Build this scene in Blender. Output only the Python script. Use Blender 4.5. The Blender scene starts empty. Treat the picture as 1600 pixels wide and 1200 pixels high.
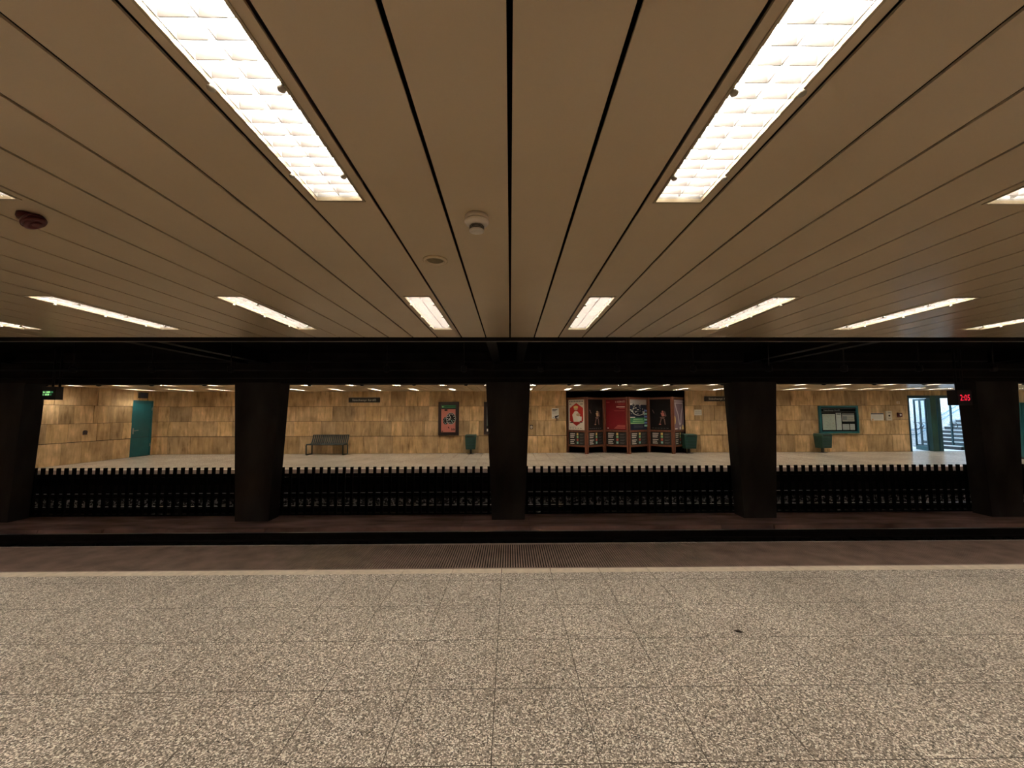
import bpy, bmesh, math, random
from mathutils import Matrix, Vector
random.seed(7)
PI = math.pi
S = bpy.context.scene
COL = S.collection

# ------------------------------------------------------------------ camera
F = 620.0
PSI, TH, ROLL, CX, CY = .0138, .0741, .0025, 805.6, 600.0
CAMP = Vector((0, 0, 1.6))
CAMR = Matrix.Rotation(-PSI, 3, 'Z') @ Matrix.Rotation(PI/2 + TH, 3, 'X') @ Matrix.Rotation(-ROLL, 3, 'Z')
cam = bpy.data.cameras.new('camera'); cam.sensor_width = 36; cam.lens = F/1600*36
cam.shift_x = -(CX-800)/1600; cam.clip_start = .02; cam.clip_end = 200
camo = bpy.data.objects.new('camera', cam); COL.objects.link(camo)
camo.matrix_world = Matrix.Translation(CAMP) @ CAMR.to_4x4()
S.camera = camo

def at(u, v, Y=None, Z=None, X=None):
    """the point of the place seen at pixel (u, v) on the plane Y, Z or X = const"""
    d = CAMR @ Vector(((u-CX)/F, -(v-CY)/F, -1))
    t = Y/d.y if Y is not None else ((Z-1.6)/d.z if Z is not None else X/d.x)
    return CAMP + t*d

# ------------------------------------------------------------------ world, exposure
w = bpy.data.worlds.new('world'); S.world = w; w.use_nodes = True
w.node_tree.nodes['Background'].inputs[0].default_value = (0, 0, 0, 1)
w.node_tree.nodes['Background'].inputs[1].default_value = 0
S.view_settings.view_transform = 'Standard'; S.view_settings.look = 'None'
S.view_settings.gamma = 1; S.view_settings.use_curve_mapping = False
S.view_settings.exposure = 0.75
S.cycles.max_bounces = 8; S.cycles.diffuse_bounces = 5; S.cycles.glossy_bounces = 3
S.cycles.transparent_max_bounces = 8; S.cycles.sample_clamp_indirect = 4
TUBE_STRENGTH = 62.0
TUBE_COLOR = (1.0, .92, .79)
# daylight down the staircase behind the glazed doors, plus an added lobby lamp
def area(name, loc, rot, sx, sy, power, color):
    l = bpy.data.lights.new(name, 'AREA'); l.shape = 'RECTANGLE'; l.size = sx; l.size_y = sy
    l.energy = power; l.color = color
    o = bpy.data.objects.new(name, l); COL.objects.link(o); o.location = loc; o.rotation_euler = rot
    return o
area('stairwell_daylight', (22.6, 17.3, 4.3), (0, math.radians(28), 0), 2.0, 1.6, 270, (.60, .80, 1.0))
area('lobby_fill_light', (18.2, 17.3, 2.9), (0, 0, 0), 3.2, 1.4, 80, (.62, .83, 1.0))  # added lamp under the closed lobby ceiling to brighten the lobby

# ------------------------------------------------------------------ materials
def new_mat(name):
    m = bpy.data.materials.new(name); m.use_nodes = True
    nt = m.node_tree; return m, nt, nt.nodes['Principled BSDF']
def ramp(nt, pts, interp='LINEAR'):
    r = nt.nodes.new('ShaderNodeValToRGB'); r.color_ramp.interpolation = interp
    e = r.color_ramp.elements
    while len(e) < len(pts): e.new(.5)
    for k, (p, c) in enumerate(pts):
        e[k].position = p; e[k].color = (*c, 1)
    return r
def coords(nt, scale=(1, 1, 1), loc=(0, 0, 0)):
    tc = nt.nodes.new('ShaderNodeTexCoord'); mp = nt.nodes.new('ShaderNodeMapping')
    mp.inputs['Scale'].default_value = scale; mp.inputs['Location'].default_value = loc
    nt.links.new(tc.outputs['Object'], mp.inputs['Vector']); return mp.outputs['Vector']
def mat(name, c, rough=.5, metal=0, var=.12, scale=6, spec=.5, stretch=(1, 1, 1), bump=0):
    m, nt, b = new_mat(name)
    n = nt.nodes.new('ShaderNodeTexNoise'); n.inputs['Scale'].default_value = scale; n.inputs['Detail'].default_value = 5
    nt.links.new(coords(nt, stretch), n.inputs['Vector'])
    r = ramp(nt, [(.25, tuple(x*(1-var) for x in c)), (.75, tuple(min(1, x*(1+var)) for x in c))])
    nt.links.new(n.outputs['Fac'], r.inputs[0]); nt.links.new(r.outputs[0], b.inputs['Base Color'])
    b.inputs['Roughness'].default_value = rough; b.inputs['Metallic'].default_value = metal
    b.inputs['Specular IOR Level'].default_value = spec
    if bump:
        bp = nt.nodes.new('ShaderNodeBump'); bp.inputs['Strength'].default_value = bump; bp.inputs['Distance'].default_value = .01
        nt.links.new(n.outputs['Fac'], bp.inputs['Height']); nt.links.new(bp.outputs[0], b.inputs['Normal'])
    return m
def emit(name, c, s):
    m, nt, b = new_mat(name)
    b.inputs['Base Color'].default_value = (*c, 1); b.inputs['Emission Color'].default_value = (*c, 1)
    b.inputs['Emission Strength'].default_value = s; return m

def mix(nt, a, b, fac, mode='MIX'):
    m = nt.nodes.new('ShaderNodeMix'); m.data_type = 'RGBA'; m.blend_type = mode
    for s, v in ((m.inputs[6], a), (m.inputs[7], b), (m.inputs[0], fac)):
        if hasattr(v, 'default_value'): nt.links.new(v, s)
        elif isinstance(v, tuple): s.default_value = (*v, 1)
        else: s.default_value = v
    return m.outputs[2]

def floor_mat(name, lo, mid, hi, ox, oy, joint=(.05, .035, .022), grain=95, rough=.45, jw=.0035):
    m, nt, b = new_mat(name)
    v = coords(nt)
    vo = nt.nodes.new('ShaderNodeTexVoronoi'); vo.inputs['Scale'].default_value = grain
    nt.links.new(v, vo.inputs['Vector'])
    sp = nt.nodes.new('ShaderNodeSeparateColor'); nt.links.new(vo.outputs['Color'], sp.inputs[0])
    r = ramp(nt, [(0, lo), (.30, tuple(x*.75 for x in mid)), (.62, mid), (.85, hi), (1, tuple(min(1, x*1.25) for x in hi))])
    nt.links.new(sp.outputs[0], r.inputs[0])
    n = nt.nodes.new('ShaderNodeTexNoise'); n.inputs['Scale'].default_value = .9; n.inputs['Detail'].default_value = 6
    nt.links.new(v, n.inputs['Vector'])
    r2 = ramp(nt, [(.3, (.80, .78, .76)), (.7, (1.08, 1.06, 1.04))]); nt.links.new(n.outputs['Fac'], r2.inputs[0])
    c = mix(nt, r.outputs[0], r2.outputs[0], 1.0, 'MULTIPLY')
    br = nt.nodes.new('ShaderNodeTexBrick'); br.offset = 0; br.offset_frequency = 1
    br.inputs['Scale'].default_value = 1; br.inputs['Brick Width'].default_value = .5; br.inputs['Row Height'].default_value = .505
    br.inputs['Mortar Size'].default_value = jw; br.inputs['Mortar Smooth'].default_value = .1
    br.inputs['Color1'].default_value = (1, 1, 1, 1); br.inputs['Color2'].default_value = (.93, .93, .93, 1)
    nt.links.new(coords(nt, (1, 1, 1), (ox, oy, 0)), br.inputs['Vector'])
    c = mix(nt, c, br.outputs['Color'], .5, 'MULTIPLY')
    c = mix(nt, c, joint, br.outputs['Fac'])
    nt.links.new(c, b.inputs['Base Color'])
    b.inputs['Roughness'].default_value = rough; b.inputs['Specular IOR Level'].default_value = .35
    return m

def travertine(name, base):
    m, nt, b = new_mat(name)
    at_ = nt.nodes.new('ShaderNodeAttribute'); at_.attribute_name = 'tone'
    n = nt.nodes.new('ShaderNodeTexNoise'); n.inputs['Scale'].default_value = 1; n.inputs['Detail'].default_value = 9
    n.inputs['Roughness'].default_value = .62; n.inputs['Distortion'].default_value = .5
    n.noise_dimensions = '4D'; mw = nt.nodes.new('ShaderNodeMath'); mw.operation = 'MULTIPLY'; mw.inputs[1].default_value = 61.0
    nt.links.new(at_.outputs['Fac'], mw.inputs[0]); nt.links.new(mw.outputs[0], n.inputs['W'])
    nt.links.new(coords(nt, (8, 8, 1.5)), n.inputs['Vector'])
    r = ramp(nt, [(.30, (.42, .36, .28)), (.45, (.84, .80, .74)), (.58, (1.0, .98, .95)), (.72, (1.36, 1.35, 1.32))])
    nt.links.new(n.outputs['Fac'], r.inputs[0])
    n2 = nt.nodes.new('ShaderNodeTexNoise'); n2.inputs['Scale'].default_value = 2.2; n2.inputs['Detail'].default_value = 6
    nt.links.new(coords(nt), n2.inputs['Vector'])
    r2 = ramp(nt, [(.3, (.72, .68, .62)), (.62, (1.1, 1.09, 1.07))]); nt.links.new(n2.outputs['Fac'], r2.inputs[0])
    c = mix(nt, base, r.outputs[0], 1.0, 'MULTIPLY'); c = mix(nt, c, r2.outputs[0], .9, 'MULTIPLY')
    c = mix(nt, c, at_.outputs['Color'], 1.0, 'MULTIPLY')
    nt.links.new(c, b.inputs['Base Color'])
    b.inputs['Roughness'].default_value = .55; b.inputs['Specular IOR Level'].default_value = .3
    bp = nt.nodes.new('ShaderNodeBump'); bp.inputs['Strength'].default_value = .25; bp.inputs['Distance'].default_value = .01
    nt.links.new(n.outputs['Fac'], bp.inputs['Height']); nt.links.new(bp.outputs[0], b.inputs['Normal'])
    return m

M = {}
M['panel'] = mat('ceiling_panel_metal', (.63, .515, .355), .24, 0, .05, 1.5, .5)
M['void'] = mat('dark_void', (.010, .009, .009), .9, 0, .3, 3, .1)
M['black'] = mat('black_painted_concrete', (.050, .045, .047), .75, 0, .5, 2.5, .15, (1, 1, .35), .3)
M['deepblack'] = mat('deep_black_beam', (.018, .016, .017), .8, 0, .4, 3, .1)  # darker than the pillar black; for beam, platform sides and trim boards
M['blacksteel'] = mat('black_steel', (.012, .011, .012), .55, .0, .2, 8, .2)
M['fence'] = mat('black_fence_paint', (.004, .0055, .0055), .7, 0, .2, 8, .1)
M['kerb'] = mat('rust_stained_concrete', (.38, .245, .225), .8, 0, .6, 2.2, .2, (.5, 2.0, 1), .6)
M['bed'] = mat('sooty_track_bed', (.010, .009, .009), .95, 0, .5, 7, .1, (1, 1, 1), .8)
M['stone'] = mat('grey_ballast_stone', (.24, .21, .20), .9, 0, .6, 30, .2)
M['railside'] = mat('rusty_rail', (.012, .009, .008), .8, .2, .3, 12, .2)
M['railtop'] = mat('worn_rail_head', (.42, .40, .38), .35, .9, .15, 12)
M['strip'] = mat('ribbed_edge_strip', (.215, .15, .122), .7, 0, .30, 5, .2)
M['stripbase'] = mat('strip_groove', (.014, .010, .008), .9, 0, .3, 8, .1)
M['lip'] = mat('platform_lip', (.22, .18, .15), .6, 0, .25, 7, .3)
M['white_stripe'] = mat('worn_white_line', (.62, .53, .42), .6, 0, .16, 14, .2)
M['trim'] = mat('aluminium_trim', (.34, .29, .25), .4, .5, .1, 5)
M['rim'] = mat('anodised_light_rim', (.42, .34, .22), .35, .7, .1, 10)
M['reflector'] = mat('darkened_reflector', (.16, .15, .14), .35, 0, .02, 5)  # white trough coloured dark grey to tone down the tube light on it
M['louvre'] = mat('darkened_louvre', (.13, .115, .11), .3, 0, .03, 8)  # white louvre coloured dark so its cells read as shaded against the tubes
M['louvre_bright'] = mat('brightened_far_louvre', (.60, .56, .52), .3, 0, .03, 8)  # same louvre in a brighter colour so the far lights look lit
M['clip'] = mat('grey_plastic_clip', (.36, .33, .26), .5, 0, .1, 30)
M['tube'] = emit('fluorescent_tube', TUBE_COLOR, TUBE_STRENGTH)
M['trav'] = travertine('travertine_cladding', (.68, .49, .275))
M['floor'] = floor_mat('speckled_terrazzo', (.030, .022, .016), (.36, .305, .25), (.92, .84, .74), .09, .086, rough=.5, jw=.0023, grain=160)
M['farfloor'] = floor_mat('pale_terrazzo', (.30, .26, .21), (.50, .445, .365), (.66, .60, .52), .09, .0, joint=(.22, .18, .13), rough=.27, jw=.004)
M['teal'] = mat('teal_paint', (.012, .110, .125), .42, 0, .12, 4)
M['tealdark'] = mat('dark_teal_paint', (.010, .050, .065), .4, 0, .15, 5)
M['green'] = mat('bottle_green_paint', (.012, .060, .045), .45, 0, .2, 6)
M['greenpier'] = mat('green_pier_paint', (.014, .055, .042), .5, 0, .25, 3)
M['benchgreen'] = mat('bench_green_metal', (.012, .022, .018), .4, .2, .2, 20)
M['wood'] = mat('reddish_stained_wood', (.17, .058, .030), .45, 0, .35, 7, .4, (5, 5, .7))
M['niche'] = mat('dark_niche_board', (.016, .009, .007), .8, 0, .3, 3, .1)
M['adframe'] = mat('dark_brown_frame', (.020, .010, .009), .4, 0, .2, 8)
M['boardblack'] = mat('board_black', (.010, .010, .010), .4, 0, .1, 8)
def ink(n, c): M[n] = mat('ink_'+n, c, .6, 0, .05, 20, .15)
ink('white', (.80, .78, .72)); ink('paper', (.80, .72, .62)); ink('red', (.46, .030, .020)); ink('deepred', (.16, .010, .014))
ink('ink', (.012, .012, .012)); ink('pink', (.62, .22, .18)); ink('posterblack', (.009, .007, .007)); ink('gr', (.05, .22, .10))
ink('lime', (.35, .62, .30)); ink('yellow', (.75, .58, .22)); ink('teal2', (.30, .60, .55)); ink('lilac', (.20, .15, .20))
ink('palelilac', (.52, .47, .52)); ink('flesh', (.55, .36, .22)); ink('grey', (.20, .20, .20)); ink('midgrey', (.38, .37, .36))
ink('blueink', (.16, .22, .55)); ink('coral', (.60, .16, .12)); ink('map', (.68, .67, .54)); ink('dullflesh', (.22, .13, .11))
ink('orange', (.75, .38, .08)); ink('darkline', (.05, .035, .03)); ink('navy', (.01, .016, .04))
M['plastic'] = mat('cream_plastic', (.50, .45, .36), .45, 0, .08, 20)
M['whiteplastic'] = mat('white_plastic', (.86, .81, .74), .4, 0, .05, 20)
M['alarmred'] = mat('red_plastic', (.085, .009, .012), .35, 0, .1, 20)
M['grillbrown'] = mat('dusty_grille', (.17, .13, .06), .7, 0, .3, 60)
M['lobby'] = floor_mat('pale_speckled_lobby', (.45, .47, .50), (.62, .65, .68), (.74, .77, .80), 0, 0, joint=(.5, .53, .56), grain=40, rough=.5, jw=.002)
M['riser'] = mat('dark_stair_riser', (.05, .055, .06), .6, 0, .2, 6)
M['tread'] = mat('pale_stair_tread', (.60, .62, .64), .5, 0, .1, 6)
M['steel'] = mat('grey_steel', (.12, .20, .26), .4, .4, .1, 10)
M['leaf'] = mat('dry_leaf', (.030, .018, .010), .8, 0, .3, 60)
M['led_red'] = emit('red_led', (1, .02, .06), .6)
M['led_green'] = emit('green_led', (.35, .85, .30), .9)
M['led_dim'] = emit('dim_green_led', (.08, .40, .14), .35)
M['casing'] = mat('dark_blue_casing', (.010, .010, .022), .5, 0, .1, 10)
def glass_mat():
    m, nt, b = new_mat('clear_glass')
    nt.nodes.remove(b); o = nt.nodes['Material Output']
    t = nt.nodes.new('ShaderNodeBsdfTransparent'); t.inputs[0].default_value = (.93, .97, .99, 1)
    g = nt.nodes.new('ShaderNodeBsdfGlossy'); g.inputs['Roughness'].default_value = .03
    x = nt.nodes.new('ShaderNodeMixShader'); x.inputs[0].default_value = .05
    nt.links.new(t.outputs[0], x.inputs[1]); nt.links.new(g.outputs[0], x.inputs[2])
    nt.links.new(x.outputs[0], o.inputs[0]); return m
M['glass'] = glass_mat()

def cover_mat(name, f):
    m, nt, b = new_mat(name)
    nt.nodes.remove(b); o = nt.nodes['Material Output']
    t = nt.nodes.new('ShaderNodeBsdfTransparent'); t.inputs[0].default_value = (1, 1, 1, 1)
    g = nt.nodes.new('ShaderNodeBsdfTranslucent'); g.inputs[0].default_value = (.95, .93, .90, 1)
    x = nt.nodes.new('ShaderNodeMixShader'); x.inputs[0].default_value = f
    nt.links.new(t.outputs[0], x.inputs[1]); nt.links.new(g.outputs[0], x.inputs[2])
    nt.links.new(x.outputs[0], o.inputs[0]); return m
M['cover'] = cover_mat('clear_cover_sheet', .012)
M['cover_glow'] = cover_mat('far_glow_cover_sheet', .16)  # milkier copy of the cover, makes the far lights glow at grazing angles

# ------------------------------------------------------------------ mesh helpers
class MB:
    def __init__(s): s.bm = bmesh.new(); s.mats = []; s.tone = None
    def mi(s, m):
        m = M[m] if isinstance(m, str) else m
        if m not in s.mats: s.mats.append(m)
        return s.mats.index(m)
    def face(s, pts, m, tone=None):
        f = s.bm.faces.new([s.bm.verts.new(p) for p in pts]); f.material_index = s.mi(m)
        if tone is not None:
            if s.tone is None: s.tone = s.bm.loops.layers.float_color.new('tone')
            for l in f.loops: l[s.tone] = tone
        return f
    def box(s, x0, x1, y0, y1, z0, z1, m, tone=None, X=None):
        p = [Vector((x, y, z)) for z in (z0, z1) for y in (y0, y1) for x in (x0, x1)]
        if X is not None: p = [X @ q for q in p]
        s.hexa(p, m, tone)
    def hexa(s, p, m, tone=None):
        if tone is not None and s.tone is None: s.tone = s.bm.loops.layers.float_color.new('tone')
        v = [s.bm.verts.new(q) for q in p]
        for f in ((0, 2, 3, 1), (4, 5, 7, 6), (0, 1, 5, 4), (2, 6, 7, 3), (0, 4, 6, 2), (1, 3, 7, 5)):
            fc = s.bm.faces.new([v[k] for k in f]); fc.material_index = s.mi(m)
            if tone is not None:
                for l in fc.loops: l[s.tone] = tone
    def tube(s, pts, r, m, n=8, closed=False, smooth=True):
        pts = [Vector(p) for p in pts]; rings = []
        N = len(pts)
        for k, p in enumerate(pts):
            if closed: d = pts[(k+1) % N]-pts[k-1]
            else: d = pts[min(k+1, N-1)]-pts[max(k-1, 0)]
            d.normalize(); up = Vector((0, 0, 1)) if abs(d.z) < .9 else Vector((1, 0, 0))
            a = d.cross(up).normalized(); b = d.cross(a)
            rr = r[k] if isinstance(r, (list, tuple)) else r
            rings.append([s.bm.verts.new(p + rr*(math.cos(t)*a + math.sin(t)*b)) for t in (2*PI*j/n for j in range(n))])
        mi = s.mi(m)
        for k in range(N if closed else N-1):
            A, B = rings[k], rings[(k+1) % N]
            for j in range(n):
                f = s.bm.faces.new((A[j], A[(j+1) % n], B[(j+1) % n], B[j])); f.material_index = mi; f.smooth = smooth
        if not closed:
            for R in (rings[0], rings[-1]):
                f = s.bm.faces.new(R); f.material_index = mi
    def lathe(s, prof, m, n=32, c=(0, 0, 0), ms=None):
        rings = []
        for r, z in prof:
            rings.append([s.bm.verts.new((c[0]+r*math.cos(2*PI*j/n), c[1]+r*math.sin(2*PI*j/n), c[2]+z)) for j in range(n)])
        for k in range(len(prof)-1):
            mi = s.mi(ms[k] if ms else m)
            for j in range(n):
                f = s.bm.faces.new((rings[k][j], rings[k][(j+1) % n], rings[k+1][(j+1) % n], rings[k+1][j])); f.material_index = mi; f.smooth = True
        for R in (rings[0], rings[-1]):
            if len(R) > 2:
                f = s.bm.faces.new(R); f.material_index = s.mi(ms[0] if ms and R is rings[0] else (ms[-1] if ms else m))
    def poly(s, pts, y, m):                                   # flat ink on a surface facing -Y, pts are (x, z)
        s.face([(x, y, z) for x, z in pts], m)
    def rect(s, x0, x1, z0, z1, y, m): s.poly(((x0, z0), (x1, z0), (x1, z1), (x0, z1)), y, m)
    def disc(s, cx, cz, rx, rz, y, m, n=20): s.poly([(cx+rx*math.cos(2*PI*k/n), cz+rz*math.sin(2*PI*k/n)) for k in range(n)], y, m)
    def text(s, t, h, x, z, y, m, align='LEFT', width=None):
        cu = bpy.data.curves.new('t', 'FONT'); cu.body = t; cu.size = 1; cu.resolution_u = 2
        o = bpy.data.objects.new('t', cu); COL.objects.link(o)
        dg = bpy.context.evaluated_depsgraph_get(); me = bpy.data.meshes.new_from_object(o.evaluated_get(dg))
        xs = [v.co.x for v in me.vertices]
        if xs:
            x0, x1 = min(xs), max(xs); k = h/.72; kx = k if width is None else width/(x1-x0)
            off = {'LEFT': 0, 'CENTER': -(x1-x0)*kx/2, 'RIGHT': -(x1-x0)*kx}[align]
            vs = [s.bm.verts.new((x+off+(v.co.x-x0)*kx, y, z+v.co.y*k)) for v in me.vertices]
            mi = s.mi(m)
            for p in me.polygons:
                try:
                    f = s.bm.faces.new([vs[i] for i in p.vertices]); f.material_index = mi
                except ValueError: pass
        bpy.data.objects.remove(o); bpy.data.meshes.remove(me); bpy.data.curves.remove(cu)
    def build(s, name, parent=None, loc=None, bevel=0):
        if bevel: bmesh.ops.bevel(s.bm, geom=s.bm.edges[:], offset=bevel, segments=1, affect='EDGES')
        bmesh.ops.recalc_face_normals(s.bm, faces=[f for f in s.bm.faces])
        me = bpy.data.meshes.new(name); s.bm.to_mesh(me); s.bm.free()
        for m in s.mats: me.materials.append(m)
        o = bpy.data.objects.new(name, me); COL.objects.link(o)
        if parent: o.parent = parent
        if loc is not None: o.location = loc
        return o
def tag(o, label=None, cat=None, group=None, kind=None):
    for k, v in (('label', label), ('category', cat), ('group', group), ('kind', kind)):
        if v: o[k] = v
    return o
def empty(name, loc, label, cat, group=None, rz=0):
    o = bpy.data.objects.new(name, None); COL.objects.link(o); o.location = loc; o.rotation_euler.z = rz
    o.empty_display_size = .1
    return tag(o, label, cat, group)
def struct(mb, name, label=None, cat=None): return tag(mb.build(name), label, cat, None, 'structure')
def dup(root, loc, label, keep=None):
    r = root.copy(); COL.objects.link(r); r.location = loc; r['label'] = label
    for ch in root.children:
        if keep and ch.name.split('.')[0] not in keep: continue
        c = ch.copy(); COL.objects.link(c); c.parent = r
        for g in ch.children:
            d = g.copy(); COL.objects.link(d); d.parent = c
    return r

# ------------------------------------------------------------------ dimensions
XL, XR = -14.2, 21.0             # ends of the platforms
ZC = 2.51                         # ceiling underside
NE, FE = 5.04, 10.97              # platform edges
WN, WF = -.45, 16.25              # walls behind the near and the opposite platform
BED = -.62
PY0, PY1 = 7.85, 8.20             # pillar front and back
SP, P0 = 4.93, -.04               # pillar spacing, centre pillar

# ------------------------------------------------------------------ near platform floor
m = MB(); m.box(XL, XR, WN, 4.12, -.15, 0, 'floor'); struct(m, 'floor_near', 'speckled brown terrazzo floor of the near platform', 'floor')
m = MB(); x = -.09-.5*28
while x < XR-.5:
    m.box(x+.003, x+.497, 4.12, 4.235, -.1, .001, 'white_stripe'); x += .5
m.box(XL, XR, 4.121, 4.234, -.15, -.012, 'stripbase')
struct(m, 'trim_1', 'cream stripe along the near platform before the ribbed strip', 'stripe')
def ribs(name, y0, y1, label):
    m = MB(); m.box(XL, XR, y0, y1, -.15, -.010, 'stripbase')
    n = int((XR-XL)/.027)
    for k in range(n):
        x = XL+.005+k*.027
        if -11.0 < x < 12.5 or k % 1 == 0: m.box(x, x+.0135, y0+.03, y1-.03, -.011, 0, 'strip')
    m.box(XL, XR, y0, y0+.03, -.011, 0, 'lip' if y0 > 10 else 'strip')
    m.box(XL, XR, y1-.03, y1, -.011, 0, 'strip' if y0 > 10 else 'lip')
    return struct(m, name, label, 'strip')
ribs('trim_2', 4.235, NE, 'dark ribbed edge strip of the near platform')
m = MB(); m.box(XL, XR, NE-.12, NE-.02, BED-.1, -.15, 'deepblack'); struct(m, 'wall_near_platform_side')

# ------------------------------------------------------------------ opposite platform floor
m = MB(); m.box(XL, XR, 11.86, WF+.1, -.15, 0, 'farfloor'); struct(m, 'floor_far', 'pale polished terrazzo floor of the opposite platform', 'floor')
m = MB(); m.box(XL, XR, 11.74, 11.86, -.15, .001, 'white_stripe'); struct(m, 'trim_3', 'cream stripe along the opposite platform edge', 'stripe')
ribs('trim_4', FE, 11.74, 'ribbed edge strip of the opposite platform')
m = MB(); m.box(XL, XR, FE+.02, FE+.12, BED-.1, -.15, 'deepblack'); struct(m, 'wall_far_platform_side')

# ------------------------------------------------------------------ track bed, plinth, tunnel
m = MB(); m.box(XL-4, XR+4, NE-.1, FE+.1, BED-.15, BED, 'bed'); struct(m, 'floor_track_bed')
m = MB()
x = XL-4
while x < XR+4:                                            # rust-brown plinth under the pillars, cast in uneven lengths
    L = random.uniform(.9, 2.4); e = random.uniform(-.05, .05); z = random.uniform(-.012, .004)
    m.hexa([Vector(p) for p in ((x, 7.36+e, BED), (x+L-.006, 7.36+e+random.uniform(-.03, .03), BED), (x, 8.46, BED), (x+L-.006, 8.46, BED),
            (x, 7.40+e, -.45+z), (x+L-.006, 7.40+e, -.45+z), (x, 8.44, -.45), (x+L-.006, 8.44, -.45))], 'kerb')
    x += L
struct(m, 'trim_5', 'rust-brown concrete plinth carrying the pillars', 'plinth')
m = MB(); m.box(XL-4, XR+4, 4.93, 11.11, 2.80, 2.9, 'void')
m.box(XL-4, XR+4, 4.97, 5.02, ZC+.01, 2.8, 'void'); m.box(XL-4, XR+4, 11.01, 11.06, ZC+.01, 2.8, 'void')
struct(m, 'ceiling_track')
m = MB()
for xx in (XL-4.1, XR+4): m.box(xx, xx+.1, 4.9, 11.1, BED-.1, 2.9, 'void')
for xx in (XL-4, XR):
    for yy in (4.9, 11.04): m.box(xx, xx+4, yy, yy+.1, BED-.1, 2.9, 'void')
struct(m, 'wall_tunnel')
m = MB()
m.box(XL, XR, 4.91, 4.97, ZC-.004, ZC+.03, 'deepblack'); m.box(XL, XR, 4.93, 4.965, ZC-.009, ZC-.004, 'trim'); struct(m, 'trim_6', 'thin grey metal trim along the near ceiling edge', 'trim')  # board behind the trim coloured black as the shade of the ceiling gap
m = MB(); m.box(XL, XR, 11.06, 11.12, ZC-.004, ZC+.03, 'deepblack'); m.box(XL, XR, 11.065, 11.10, ZC-.009, ZC-.004, 'trim'); struct(m, 'trim_7')
# longitudinal beam over the pillars and cross girders
m = MB(); m.box(XL-4, XR+4, PY0+.02, PY1+.02, 2.20, 2.8, 'deepblack')
m.box(XL-4, XR+4, PY0-.06, PY0+.02, 2.62, 2.66, 'blacksteel'); m.box(XL-4, XR+4, PY0-.03, PY1+.05, 2.30, 2.33, 'blacksteel')
struct(m, 'trim_8', 'black beam running over the row of pillars', 'beam')
m = MB()
for k in range(-3, 5):
    for s_ in (-.22, .22):
        x = P0+k*SP+s_
        for y0, y1 in ((5.03, PY0-.07), (PY1+.06, 11.0)):
            m.box(x-.07, x+.07, y0, y1, 2.58, 2.60, 'blacksteel'); m.box(x-.008, x+.008, y0, y1, 2.60, 2.80, 'blacksteel')
struct(m, 'trim_9')

# ------------------------------------------------------------------ ceilings of metal panels
PW = .29
LC = [.725+1.45*k for k in range(-10, 14)]
ROWS_N = [(.43, 1.65), (3.03, 4.26)]
ROWS_F = [(11.77, 13.0), (14.38, 15.6)]
def ceiling(name, ya, yb, rows, label):
    m = MB(); g = .0075; t = .008
    n0 = int(math.floor(XL/PW)); n1 = int(math.ceil(XR/PW))
    for k in range(n0, n1):
        x0, x1 = max(k*PW, XL), min((k+1)*PW, XR)
        lit = [c for c in LC if x0 < c < x1]
        if not lit: m.box(x0+g, x1-g, ya, yb, ZC, ZC+t, 'panel'); continue
        c = lit[0]; y = ya
        for a, b in rows:
            m.box(x0+g, x1-g, y, a, ZC, ZC+t, 'panel')
            m.box(x0+g, c-.106, a, b, ZC, ZC+t, 'panel'); m.box(c+.106, x1-g, a, b, ZC, ZC+t, 'panel')
            y = b
        m.box(x0+g, x1-g, y, yb, ZC, ZC+t, 'panel')
    m.box(XL, XR, ya, yb, ZC+.17, ZC+.2, 'void')
    return struct(m, name, label, 'ceiling')
ceiling('ceiling_near', WN, 4.70, ROWS_N, 'beige metal panel ceiling over the near platform')
ceiling('ceiling_far', 11.33, WF+.05, ROWS_F, 'beige metal panel ceiling over the opposite platform')

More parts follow.
